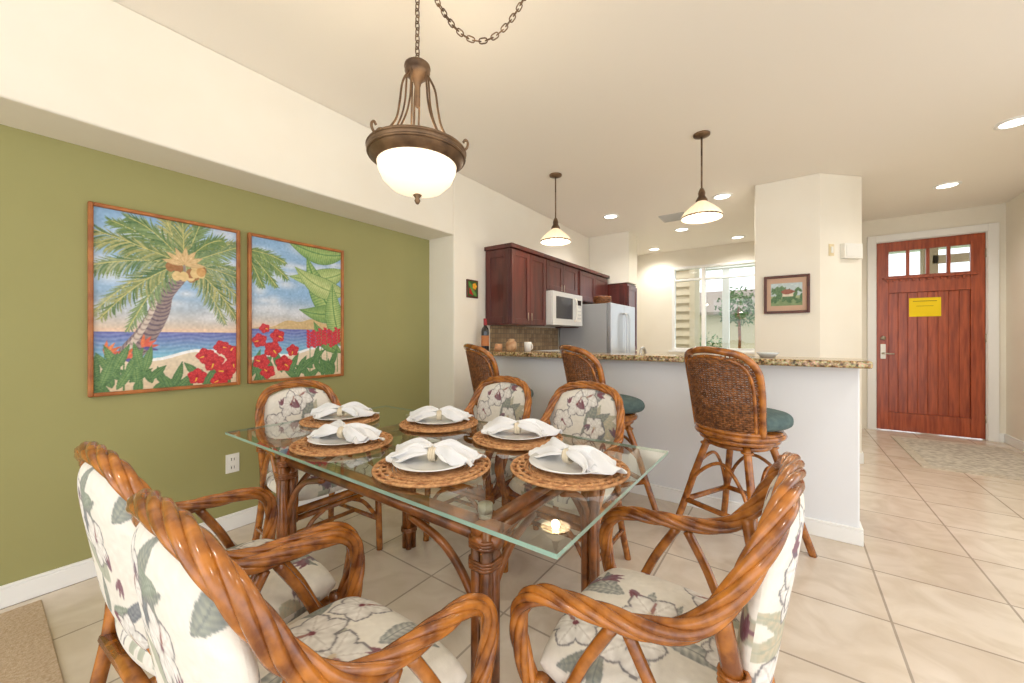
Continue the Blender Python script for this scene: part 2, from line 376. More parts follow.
# ------------------------------------------------------------ front door
d=empty('door_1')
yf=6.945
b=MB(); T=.045; st=.115
b.box(DX0,yf,.01,DX0+st,yf+T,DZ); b.box(DX1-st,yf,.01,DX1,yf+T,DZ)
b.box(DX0+st,yf,.01,DX1-st,yf+T,.24); b.box(DX0+st,yf,DZ-.12,DX1-st,yf+T,DZ); b.box(DX0+st,yf,1.78,DX1-st,yf+T,2.0)
xm=(DX0+DX1)/2
n=8; x0=DX0+st; pw=(DX1-DX0-2*st)/n
for i in range(n):
    b.box(x0+i*pw+.002,yf+.018,.24,x0+(i+1)*pw-.002,yf+.034,1.78)
b.box(x0,yf+.026,.24,DX1-st,yf+.034,1.78)
lw=(DX1-DX0-2*st)
for i in (1,2,3): b.box(x0+lw*i/4-.016,yf+.004,2.0,x0+lw*i/4+.016,yf+T-.004,DZ-.12)
b.box(DX0+.06,yf-.035,1.955,DX1-.06,yf,1.985)
for i in range(13): b.box(DX0+.09+i*.0605,yf-.022,1.925,DX0+.115+i*.0605,yf,1.955)
b.obj('door_leaf',DOORW,d,bevel=.004)
MB().box(x0,yf+.02,2.0,DX1-st,yf+.024,DZ-.12).obj('door_lites',WINGL,d)
b=MB(); c=.085
b.box(DX0-c-.01,6.905,0,DX0-.01,6.93,DZ+.01+c); b.box(DX1+.01,6.905,0,DX1+.01+c,6.93,DZ+.01+c); b.box(DX0-.01,6.905,DZ+.01,DX1+.01,6.93,DZ+.01+c)
b.box(DX0-.03,6.93,0,DX0-.003,7.05,DZ+.03); b.box(DX1+.003,6.93,0,DX1+.03,7.05,DZ+.03); b.box(DX0-.003,6.93,DZ+.003,DX1+.003,7.05,DZ+.03)
b.obj('trim_door_casing',WHITE,d,bevel=.004)
b=MB(); b.box(DX0+.035,yf-.012,.93,DX0+.085,yf,1.12); b.cyl((DX0+.06,yf,1.0),(DX0+.06,yf-.05,1.0),.012); 
b.tube(spline([(DX0+.06,yf-.05,1.0),(DX0+.1,yf-.055,.998),(DX0+.16,yf-.05,.995)],6),.009,8)
b.cyl((DX0+.06,yf,1.2),(DX0+.06,yf-.02,1.2),.027); b.obj('door_handle',BRASS,d)
b=MB()
for z in (.25,1.2,2.2): b.cyl((DX1+.002,yf-.006,z-.05),(DX1+.002,yf-.006,z+.05),.008)
b.obj('door_hinges',BRASS,d)
b=MB(); b.box(1.235,yf+.0145,1.47,1.515,yf+.0165,1.705,0); b.box(1.27,yf+.013,1.66,1.48,yf+.0144,1.668,1)
b.box(1.30,yf+.013,1.60,1.45,yf+.0144,1.605,1)
b.obj('door_notice',[YEL,INK],d)
MB().box(.57,7.06,-.1,2.6,8.4,-.01).obj('porch_slab',mat('concrete',(180,174,164),.9))
# porch beyond the door: posts, beams and rafters under an eave
b=MB(); b.box(.2,7.43,2.85,4.2,8.9,2.95); b.box(1.62,8.3,-.01,1.78,8.46,2.85); b.box(.8,8.3,2.6,4.0,8.42,2.85); b.box(1.72,8.3,2.3,4.0,8.36,2.42)
for i in range(7): b.box(.7+i*.4,7.45,2.76,.76+i*.4,8.85,2.85)
b.obj('porch_roof',mat('porch_ceiling',(190,170,140),.8))
b=MB(); b.box(1.0,5.15,.0,1.92,6.55,.01,0); b.box(1.07,5.22,.0101,1.85,6.48,.0115,1)
b.obj('entry_rug',[mat('rug_light',(206,196,180),.95,rgb2=(184,172,154),nscale=25,bump=.4),mat('rug_field',(210,202,188),.95,rgb2=(168,158,144),nscale=22,bump=.4)])
b=MB(); b.box(-2.77,-2,.0,-1.76,.19,.012); b.obj('sisal_rug',RUGM,bevel=.004)
# ------------------------------------------------------------ KITCHEN
def shaker(b,x,y0,y1,z0,z1,s=.055,mi=0):
    b.box(x,y0,z0,x+.012,y1,z1,mi)
    b.box(x+.012,y0,z0,x+.02,y0+s,z1,mi); b.box(x+.012,y1-s,z0,x+.02,y1,z1,mi); b.box(x+.012,y0+s,z0,x+.02,y1-s,z0+s,mi); b.box(x+.012,y0+s,z1-s,x+.02,y1-s,z1,mi)
KX=-2.515
u=empty('kitchen_upper_cabinets')
b=MB(); xf=-2.21
b.box(KX,3.05,1.33,xf,3.71,2.08); b.box(KX,3.71,1.735,xf,4.49,2.08); b.box(KX,4.49,1.33,xf,4.56,2.08); b.box(KX,4.56,1.68,xf,5.5,2.08)
b.box(KX,3.03,2.08,xf+.04,5.52,2.12)
for (a,c_,z0) in [(3.06,3.38,1.34),(3.385,3.705,1.34),(3.72,4.1,1.745),(4.105,4.48,1.745),(4.57,5.03,1.69),(5.035,5.49,1.69)]: shaker(b,xf,a,c_,z0,2.07)
b.box(-2.50,3.042,1.35,-2.445,3.05,2.06); b.box(-2.28,3.042,1.35,-2.225,3.05,2.06); b.box(-2.445,3.042,1.35,-2.28,3.05,1.41); b.box(-2.445,3.042,2.0,-2.28,3.05,2.06)
b.obj('cabinet_boxes',CHERRY,u,bevel=.003)
b=MB()
for (yy,zz) in [(3.35,1.42),(3.415,1.42),(4.07,1.79),(4.135,1.79)]: b.cyl((xf+.02,yy,zz-.04),(xf+.02,yy,zz+.04),.005); 
b.obj('cabinet_pulls',BRASS,u)
pz=empty('pantry_cabinet'); b=MB(); b.box(KX,5.56,0,-1.92,5.95,2.0); shaker(b,-1.92,5.57,5.94,.1,1.0); shaker(b,-1.92,5.57,5.94,1.02,1.96)
b.box(-2.49,5.55,.1,-1.96,5.56,1.93); b.obj('pantry_body',CHERRY,pz,bevel=.003)
m=empty('microwave'); MB().box(KX,3.725,1.345,-2.13,4.475,1.725,0).box(-2.13,3.725,1.345,-2.115,4.475,1.725,0).obj('microwave_body',MWBODY,m,bevel=.006)
b=MB(); b.box(-2.115,3.80,1.42,-2.112,4.2,1.67,0); b.box(-2.115,4.3,1.6,-2.112,4.43,1.66,0); b.obj('microwave_window',mat('microwave_glass',(50,46,48),.2),m)
b=MB(); b.tube(spline([(-2.115,4.245,1.4),(-2.08,4.245,1.44),(-2.08,4.245,1.64),(-2.115,4.245,1.68)],5),.008,8)
for i in range(4):
    for j in range(3): b.box(-2.115,4.31+j*.042,1.4+i*.045,-2.111,4.34+j*.042,1.43+i*.045)
b.obj('microwave_handle',PLAST,m)
fr=empty('refrigerator'); FX=-1.78
MB().box(-2.5,4.58,.0,FX-.06,5.48,1.63).obj('fridge_body',STEELS,fr,bevel=.006)
b=MB(); b.box(FX-.055,4.58,.62,FX,5.027,1.635); b.box(FX-.055,5.033,.62,FX,5.48,1.635); b.box(FX-.055,4.58,.05,FX,5.48,.61); b.obj('fridge_doors',STEEL,fr,bevel=.008,seg=3)
b=MB()
for yy in (4.98,5.08): b.tube(spline([(FX,yy,.8),(FX+.05,yy,.84),(FX+.055,yy,1.15),(FX+.05,yy,1.48),(FX,yy,1.52)],6),.011,8)
b.tube(spline([(FX,4.7,.52),(FX+.05,4.74,.52),(FX+.05,5.32,.52),(FX,5.36,.52)],6),.011,8)
b.obj('fridge_handles',STEEL,fr)
b=MB(); b.lathe([(0,0),(.09,0),(.11,.05),(.115,.1),(.105,.1),(.1,.05),(0,.015)],20,(-1.98,4.78,1.636))
for i in range(4): b.tube([( -1.98+.112*math.cos(a),4.78+.112*math.sin(a),1.65+i*.025) for a in np.linspace(0,2*pi,24)],.006,6)
b.obj('wicker_basket',WICKER)
k=empty('kitchen_base_cabinets'); b=MB()
b.box(KX,3.13,0,-1.92,3.71,.87); b.box(KX,4.49,0,-1.92,4.56,.87); b.box(-1.9,3.13,.1,.3,3.68,.87); b.box(-1.9,3.13,0,.3,3.62,.1)
for i in range(6):
    a=-1.88+i*.36; b.box(a,3.68,.12,a+.35,3.695,.85); 
b.obj('base_boxes',CHERRY,k,bevel=.003)
b=MB(); b.box(KX,3.13,.871,-1.89,3.72,.905); b.box(-1.889,3.13,.871,.31,3.72,.905); b.obj('base_countertop',GRAN,k,bevel=.004)
MB().box(-2.519,3.13,.906,-2.508,4.56,1.329).obj('backsplash',SPLASH)
st_=empty('stove'); b=MB(); b.box(-2.5,3.73,0,-1.88,4.47,.9,0); b.box(-2.5,3.73,.9,-2.43,4.47,1.05,0); b.box(-1.88,3.8,.3,-1.872,4.4,.7,1); b.box(-2.42,3.75,.9,-1.9,4.45,.906,1)
b.tube([(-1.84,3.8,.76),(-1.84,4.4,.76)],.01,8); b.obj('stove_body',[PORC,BLACK],st_,bevel=.004)
b=MB(); b.lathe([(.028,0),(.028,.02),(.014,.03)],16,(-1.03,3.3,.906)); b.tube(spline([(-1.03,3.3,.91),(-1.03,3.3,1.04),(-1.03,3.33,1.1),(-1.03,3.4,1.11),(-1.03,3.45,1.06)],8),.012,10); b.obj('kitchen_faucet',STEEL)
wb=empty('wine_bottle',(-2.42,2.93,1.073)); b=MB()
b.lathe([(0,0),(.036,0),(.038,.01),(.038,.19),(.034,.215),(.016,.245),(.0145,.3),(.0165,.302),(.0165,.315),(0,.315)],24); b.obj('bottle_glass',mat('bottle_dark',(24,20,18),.08,coat=.5),wb)
b=MB(); b.lathe([(.0386,.05),(.0386,.15)],24); b.obj('bottle_label',mat('label_paper',(190,120,70),.7),wb)
b=MB(); b.lathe([(.0172,.25),(.0168,.3),(.0172,.317),(0,.318)],16); b.obj('bottle_foil',RED,wb)
b=MB(); b.lathe([(0,0),(.04,0),(.055,.03),(.05,.085),(.03,.1),(.034,.115),(.0,.12)],20,(-2.2,3.06,1.073)); b.obj('ceramic_jar',mat('jar_glaze',(216,180,140),.3,rgb2=(176,126,84),nscale=20))
b=MB(); b.lathe([(0,0),(.03,0),(.036,.05),(.036,.09),(.032,.09),(.032,.01),(0,.01)],20,(-2.02,3.08,1.073)); b.tube([(-2.02+.036+.018*math.sin(a),3.08,1.118+.026*math.cos(a)) for a in np.linspace(0,pi,10)],.005,6); b.obj('coffee_mug',PORC)
b=MB(); b.lathe([(0,0),(.035,0),(.04,.03),(.035,.07),(.03,.07),(.034,.03),(.03,.006),(0,.006)],24,(-2.31,3.0,1.073)); b.obj('spice_cup',mat('cup_tan',(200,150,110),.4))
b=MB(); b.lathe([(0,0),(.04,0),(.06,.02),(.065,.03),(.06,.03),(.04,.006),(0,.006)],24,(-.12,3.1,1.073)); b.obj('glass_bowl',mat('glass_pale',(222,228,230),.1,coat=.5))
b=MB(); b.lathe([(0,0),(.035,0),(.035,.06),(.02,.09),(.02,.11),(0,.11)],16,(-1.75,3.5,.906)); b.obj('soap_bottle',PLAST)
t=empty('tile_art'); b=MB(); b.box(-2.52,2.765,1.59,-2.505,2.925,1.765); b.obj('art_border',DKFRAME,t,bevel=.003)
cv=CV(.13,.145,40,44,(60,90,50)); cv.flower(.05,.05,.045,(214,60,50),(160,20,30)); cv.flower(.09,.1,.035,(240,200,60),(220,130,40)); cv.leaf(.0,.14,.13,.02,-.9,(130,170,80),(60,120,60)); cv.leaf(.12,.0,.12,.02,2.4,(150,180,90),(60,120,60))
mb=MB(); U,V=np.meshgrid(np.linspace(0,.13,40),np.linspace(0,.145,44)); mb.grid(np.stack([np.full_like(U,-2.5035),2.78+U,1.605+V],-1)); me=mb.mesh('art_face',[PAINT]); setcol(me,cv.lin()); mkobj('art_face',me,t)
def outlet(name,loc,rz):
    b=MB(); b.box(-.036,-.006,-.058,.036,0,.058,0)
    for z in (-.026,.026): b.box(-.018,-.009,z-.016,.018,-.006,z+.016,0); b.box(-.009,-.0095,z-.008,-.006,-.009,z+.008,1); b.box(.006,-.0095,z-.008,.009,-.009,z+.008,1)
    return b.obj(name,[PLAST,BLACK],None,.0015,2,loc,rz)
outlet('wall_outlet',(-2.85,.96,.414),pi/2)
q=pi/4
b=MB(); b.box(-.1,-.045,-.07,.1,0,.07); b.box(-.085,-.05,-.055,.085,-.045,.055); b.obj('thermostat',PLAST,None,.006,2,(.458,4.868,2.02),q)
b=MB(); b.box(-.028,-.008,-.055,.028,0,.055,0); b.box(-.012,-.016,-.03,.012,-.008,.03,1); b.obj('light_switch',[mat('almond_plastic',(226,210,170),.4),PLAST],None,.002,2,(.316,4.726,2.03),q)
# ------------------------------------------------------------ pictures
def framed(name,cv,origin,along,facing,w,h,fw,fm,border=None,depth=.03):
    e=empty(name); O=np.array(origin,float); A=np.array(along,float); Nn=np.array(facing,float); Z=np.array([0,0,1.])
    def bx(b,u0,v0,u1,v1,d0,d1,mi=0):
        V=[O+A*u+Z*v+Nn*dd for dd in (d0,d1) for (u,v) in ((u0,v0),(u1,v0),(u1,v1),(u0,v1))]
        b.add(V,[(3,2,1,0),(4,5,6,7),(0,1,5,4),(1,2,6,5),(2,3,7,6),(3,0,4,7)],mi)
    b=MB(); bx(b,0,0,fw,h,0.001,depth); bx(b,w-fw,0,w,h,0.001,depth); bx(b,fw,0,w-fw,fw,0.001,depth); bx(b,fw,h-fw,w-fw,h,0.001,depth)
    b.obj('frame_moulding',fm,e,bevel=.005,seg=3)
    b=MB(); bx(b,fw,fw,w-fw,h-fw,.001,.012); b.obj('frame_backing',border or PLAST,e)
    ny,nx=cv.c.shape[:2]
    ox,oy=(w-cv.w)/2,(h-cv.h)/2
    U,V=np.meshgrid(np.linspace(0,cv.w,nx)+ox,np.linspace(0,cv.h,ny)+oy)
    G=O+A*U[...,None]+Z*V[...,None]+Nn*.0135
    mb=MB(); mb.grid(G,smooth=False); me=mb.mesh('painting',[PAINT]); setcol(me,cv.lin()); mkobj('painting',me,e)
    return e
def scenery(w,h,nx,ny,hor,seed):
    cv=CV(w,h,nx,ny,(120,170,210)); y=cv.y/h; x=cv.x/w; R=np.random.RandomState(seed)
    def mix(a,b_,t): return np.array(a)*(1-t[...,None])+np.array(b_)*t[...,None]
    sky=mix((244,206,170),(140,178,214),np.clip((y-hor)/(.25),0,1)**.7)
    cl=np.zeros_like(x)
    for i in range(34):
        cx,cy,rx,ry=R.uniform(0,1),R.uniform(hor+.08,1),R.uniform(.05,.18),R.uniform(.015,.05)
        cl=np.maximum(cl,np.exp(-((x-cx)/rx)**2-((y-cy)/ry)**2))
    sky=sky*(1-.7*cl[...,None])+np.array((232,232,236))*.7*cl[...,None]
    sea=mix((120,190,212),(96,100,172),np.clip((y-.18)/(hor-.18),0,1)); gl=(np.sin(y*260+np.sin(x*18)*2)*.5+.5)[...,None]*.25
    sea=sea*(1-gl)+np.array((216,220,236))*gl
    beach=mix((222,198,164),(232,216,190),np.clip(y/.25,0,1))
    shore=.15+.08*x+.012*np.sin(x*12)
    c=np.where((y>hor)[...,None],sky,np.where((y>shore)[...,None],sea,beach))
    foam=(np.abs(y-shore)<.009)[...,None]; c=np.where(foam,np.array((246,246,244)),c); cv.c=c
    return cv
def frond(cv,cx,cy,L,ang,droop,c1,c2,ll=.09,seed=0,n=34):
    R=random.Random(seed); pts=[]
    for i in range(n+1):
        t=i/n; pts.append((cx+math.cos(ang)*L*t, cy+math.sin(ang)*L*t-droop*t*t))
    for i in range(1,n):
        (x,y),(x2,y2)=pts[i],pts[i+1]; a=math.atan2(y2-y,x2-x); t=i/n; l=ll*(math.sin(pi*(t*.85+.12))**.6)*R.uniform(.8,1.15)
        for sgn in (1,-1): 
            aa=a+sgn*(.75-.35*t)-.3*math.cos(a)+R.uniform(-.1,.1); k=R.random(); cc=tuple(np.array(c1)*(1-k)+np.array(c2)*k)
            cv.leaf(x,y,l,.0042,aa,cc,tuple(np.array(cc)*.82),bend=-sgn*.15)
    for i in range(n): cv.stroke([pts[i]+(0,),pts[i+1]+(0,)],.002,.002,(206,196,120))
PW,PH=.655,.975
iw,ih=PW-.038,PH-.038
cv=scenery(iw,ih,270,400,.33,5)
R=random.Random(2)
cv.stroke([(.14,.2,0),(.2,.3,0),(.25,.42,0),(.27,.52,0),(.33,.62,0),(.36,.68,0)],.05,.036,(150,130,126),(104,88,98),rings=3)
cv.stroke([(.115,.2,0),(.18,.32,0),(.225,.44,0),(.245,.53,0),(.30,.62,0)],.014,.009,(210,194,180),(172,152,142),rings=3)
hx,hy=.36,.70
G1,G2=(140,162,88),(80,118,70); Y1=(208,200,128)
for i,(a,L,dr) in enumerate([(2.9,.42,.22),(2.4,.4,.09),(1.9,.3,.0),(1.3,.3,.02),(.8,.34,.08),(.3,.36,.16),(-.1,.33,.22),(3.3,.38,.26),(3.7,.28,.24),(-.6,.24,.2),(2.15,.42,.14),(1.05,.36,.14),(.05,.3,.08),(3.05,.42,.12),(2.65,.44,.16),(3.5,.36,.2),(-.35,.28,.22),(1.6,.32,.05),(2.75,.46,.04),(.55,.36,.02)]):
    frond(cv,hx,hy,L,a,dr,R.choice([G1,Y1,(160,182,120),(194,198,152)]),R.choice([G2,(98,134,88),(118,148,104)]),.105,i)
for i in range(14): cv.dot(hx+R.uniform(-.09,.09),hy+R.uniform(-.09,.0),.022,R.choice([(206,156,94),(184,128,74),(226,196,136),(160,108,64)]),.028); 
for k in range(7): cv.leaf(hx,hy+.0,.1,.016,.0+k*.5,(236,214,166),(200,158,104))
for i in range(30): cv.leaf(R.uniform(0,iw),R.uniform(-.04,.06),R.uniform(.08,.17),.02,R.uniform(.6,2.5),(124,158,88),(60,98,62),bend=R.uniform(-.2,.2))
for i in range(3):
    bx_,by=.04+i*.07,.19+R.uniform(-.03,.06); cv.stroke([(bx_,0,0),(bx_,by,0)],.004,.003,(80,120,66))
    for k in range(4): cv.leaf(bx_,by,.075,.009,.2+k*.42,R.choice([(240,150,70),(226,104,70),(246,190,90)]),(214,90,76)); 
    cv.leaf(bx_,by,.07,.01,-.2,(110,100,170),(80,70,130))
for i in range(10): cv.leaf(R.uniform(0,.2),R.uniform(0,.1),.16,.02,R.uniform(1.0,2.2),(140,172,100),(74,112,70))
for (fx,fy,r) in [(.42,.05,.05),(.5,.13,.06),(.56,.07,.06),(.46,.17,.05),(.585,.19,.05),(.53,.02,.05),(.54,.22,.045),(.6,.12,.05)]:
    cv.flower(fx,fy,r,(230,66,60),(172,28,42),R.uniform(0,6))
cv.soften(.6,6,1,.04)
framed('framed_palm_painting',cv,(-2.85,.34,.905),(0,1,0),(1,0,0),PW,PH,.019,FRAMEW)
cv=scenery(iw,ih,270,400,.36,9)
x=cv.x/iw; y=cv.y/ih
mm=(y>.36)&(y<.36+.07*np.clip((x-.1),0,1)*np.clip(1.1-x,0,1)*4+.01*np.sin(x*22)); cv.c[mm]=(206,176,124)
for i,(a,L,dr) in enumerate([(-.2,.26,.1),(.15,.24,.08),(-.7,.24,.06),(-1.15,.24,.0)]): frond(cv,-.03,.84,L,a,dr,(160,182,106),(100,136,84),.085,40+i)
# broad banana leaves arching in from the right: (base, length, half width, angle, bend)
for (lx,ly,L,W,a,bn,c1,c2) in [(.66,.93,.46,.075,3.05,.22,(176,196,116),(104,146,84)),(.66,.8,.44,.07,3.35,.2,(204,212,142),(132,164,92)),(.68,.34,.62,.085,2.12,.16,(188,204,124),(98,142,78)),
    (.66,.62,.42,.075,2.75,.22,(212,216,150),(140,168,96)),(.66,.5,.36,.065,3.2,.2,(168,190,108),(96,138,78)),(.64,.2,.5,.07,1.75,.12,(196,208,130),(108,150,84)),(.62,.16,.32,.05,2.3,.2,(160,186,104),(86,128,72))]:
    cv.leaf(lx,ly,L,W*1.05,a,(92,126,74),(92,126,74),bend=bn); cv.leaf(lx,ly,L,W,a,c1,c2,bend=bn,vein=30)
for i in range(30): cv.leaf(R.uniform(0,iw),R.uniform(-.04,.08),R.uniform(.09,.19),.022,R.uniform(.6,2.5),(130,164,94),(60,102,66),bend=R.uniform(-.2,.2))
for (fx,fy,r) in [(.06,.12,.055),(.13,.2,.06),(.1,.05,.05),(.2,.1,.06),(.16,.29,.05),(.05,.26,.05),(.26,.19,.045),(.08,.34,.035)]:
    cv.flower(fx,fy,r,(230,68,60),(172,28,42),R.uniform(0,6))
for i in range(6):
    bx_,by=.38+i*.042,.24+R.uniform(0,.1)
    cv.stroke([(bx_,.02,0),(bx_,by-.08,0)],.004,.003,(90,130,70))
    for k in range(11): cv.leaf(bx_,by-.011*k,.034,.010,.7 if k%2 else 2.45,(232,66,72),(186,36,58))
cv.soften(.6,6,2,.04)
framed('framed_banana_leaf_painting',cv,(-2.85,1.04,.905),(0,1,0),(1,0,0),PW,PH,.019,FRAMEW)
cv=CV(.25,.22,70,60,(190,204,206)); 
cv.c[:20]=(130,150,104); cv.c[20:26]=(170,178,132)
for i in range(46): cv.leaf(R.uniform(0,.25),R.uniform(.02,.13),.06,.012,R.uniform(.5,2.6),(110,140,94),(68,102,66))
for i in range(20): cv.leaf(R.uniform(0,.12),R.uniform(.1,.16),.05,.01,R.uniform(.5,2.6),(130,156,112),(80,112,76))
cv.c[24:36,26:50]=(222,208,184); cv.leaf(.08,.135,.12,.025,0,(166,110,86),(140,80,66))
cv.soften(.6,6,3)
framed('framed_house_print',cv,(-.21,4.64,1.44),(1,0,0),(0,-1,0),.366,.37,.024,DKFRAME,border=mat('mat_board',(204,170,146),.8))
# ------------------------------------------------------------ DINING TABLE
t=empty('dining_table'); TX0,TX1,TY0,TY1=-2.15,-.385,.695,1.583; TZ=.76
b=MB(); b.add([(TX0,TY0,TZ),(TX1,TY0,TZ),(TX1,TY1,TZ),(TX0,TY1,TZ)],[(0,1,2,3)],0)
e=[(TX0,TY0),(TX1,TY0),(TX1,TY1),(TX0,TY1)]
for i in range(4):
    a_,c_=e[i],e[(i+1)%4]; b.add([a_+(TZ-.011,),c_+(TZ-.011,),c_+(TZ,),a_+(TZ,)],[(0,1,2,3)],1)
b.obj('glass_top',[GLASSTOP,GLASSEDGE],t)
b=MB(); LX=(-1.78,-.66); LY=(.8,1.47)
for lx in LX:
    for ly in LY:
        for dx in (-.016,.016):
            for dy in (-.016,.016): b.tube([(lx+dx,ly+dy,0),(lx+dx,ly+dy,.35),(lx+dx,ly+dy,.70)],.0165,12)
        for z in (.1,.60,.655):
            for j in range(3): 
                b.tube([(lx+s_*.036,ly+c2*.036,z+j*.008) for s_,c2 in ((1,.6),(.6,1),(-.6,1),(-1,.6),(-1,-.6),(-.6,-1),(.6,-1),(1,-.6))],.005,6,0,closed=True)
        b.lathe([(0,0),(.018,0),(.018,.014),(0,.014)],16,(lx,ly,.7225),1); b.lathe([(0,.012),(.02,.012),(.02,.0345),(0,.0345)],16,(lx,ly,.7245),1)
for ly in LY:
    for dz in (.65,.684): b.tube([(LX[0]-.05,ly,dz+.02),(LX[1]+.05,ly,dz+.02)],.0175,12)
    for lx,sg in ((LX[0],1),(LX[1],-1)): b.tube(spline([(lx,ly,.36),(lx+sg*.05,ly,.5),(lx+sg*.15,ly,.6),(lx+sg*.3,ly,.645)],8),.012,10)
for lx in LX:
    for dz in (.65,.684): b.tube([(lx,LY[0]-.04,dz+.02),(lx,LY[1]+.04,dz+.02)],.017,12)
    for ly,sg in ((LY[0],1),(LY[1],-1)): b.tube(spline([(lx,ly,.4),(lx,ly+sg*.04,.52),(lx,ly+sg*.12,.6),(lx,ly+sg*.24,.645)],8),.012,10)
b.obj('table_base',[RATTAN_D,mat('clear_pad',(170,160,140),.3)],t)
# ------------------------------------------------------------ PLACE SETTINGS
b=MB()
for r in np.arange(.012,.15,.0115):
    b.tube([(r*math.cos(a),r*math.sin(a),.006) for a in np.linspace(0,2*pi,48,endpoint=False)],.0048,6,0,closed=True)
NL=26
for i in range(NL):
    a=2*pi*i/NL; cx,cy=.168*math.cos(a),.168*math.sin(a)
    b.tube([(cx+.0245*math.cos(q_)*math.cos(a)-.026*math.sin(q_)*math.sin(a),cy+.0245*math.cos(q_)*math.sin(a)+.026*math.sin(q_)*math.cos(a),.0075+.0025*math.sin(q_)) for q_ in np.linspace(0,2*pi,16,endpoint=False)],.0046,5,0,closed=True)
for rr in (.147,.17,.192): b.tube([(rr*math.cos(a),rr*math.sin(a),.008) for a in np.linspace(0,2*pi,60,endpoint=False)],.0052,6,0,closed=True)
MATME=b.mesh('placemat_mesh',[MATW])
b=MB(); b.lathe([(0,.002),(.08,.002),(.085,.004),(.13,.018),(.134,.0195),(.133,.0215),(.088,.009),(.08,.007),(0,.007)],48); PLME=b.mesh('plate_mesh',[PORC])
def napkin_mesh(seed):
    R=random.Random(seed); b=MB()
    lobes=[(0,.42,.17,.0),(pi,.5,.14,.0),(.4,.28,.145,.018),(pi-.4,.34,.155,.016),(-.35,.3,.13,.008)]
    for (base,sp,Ln,lift) in lobes:
        ph=R.uniform(0,6); ph2=R.uniform(0,6); G=[]
        base+=R.uniform(-.12,.12)
        for i in range(30):
            t=i/29; row=[]
            for j in range(57):
                v=j/56*2-1; wv=math.sin(v*5.5+ph+t)+.4*math.sin(v*13+ph2+t*3)
                spread=v*sp*(.7+.4*t)
                r=Ln*t*(1+.16*math.sin(v*3+ph)-.12*v*v); a=base+spread+.14*math.sin(t*5+ph)
                wid=.016*(1-t)*v
                z=.03*(1-t)**1.3+.012+lift*(1-.4*t)+.013*wv*min(1,t*2)*(1-.3*abs(v))+.022*math.sin(pi*min(1,t*1.1))*(1-v*v)
                row.append((r*math.cos(a)-wid*math.sin(base),r*math.sin(a)+wid*math.cos(base),max(.011+.002*(lift>0),z)))
            G.append(row)
        b.grid(G,0)
    return b.mesh('napkin_mesh',[LINEN])
NAPS=[napkin_mesh(i) for i in range(4)]
b=MB(); 
for j in (-.008,0,.008): b.tube([(j,.024*math.cos(a),.032+.022*math.sin(a)) for a in np.linspace(0,2*pi,20,endpoint=False)],.005,6,0,closed=True)
RINGME=b.mesh('ring_mesh',[mat('napkin_ring_bone',(220,206,180),.4)])
for i,(x,y,rz) in enumerate([(-.985,.915,.55),(-.60,1.165,-.1),(-1.51,.905,.35),(-1.945,1.15,.8),(-1.45,1.39,.75),(-.965,1.39,.5)]):
    e=empty('place_setting',(x,y,TZ+.001),rz)
    mkobj('placemat',MATME,e); mkobj('dinner_plate',PLME,e,loc=(0,0,.011)); n_=mkobj('napkin',NAPS[i%4],e,loc=(0,0,.014)); n_.modifiers.new('s','SOLIDIFY').thickness=.0025
    mkobj('napkin_ring',RINGME,e,loc=(0,0,.016))
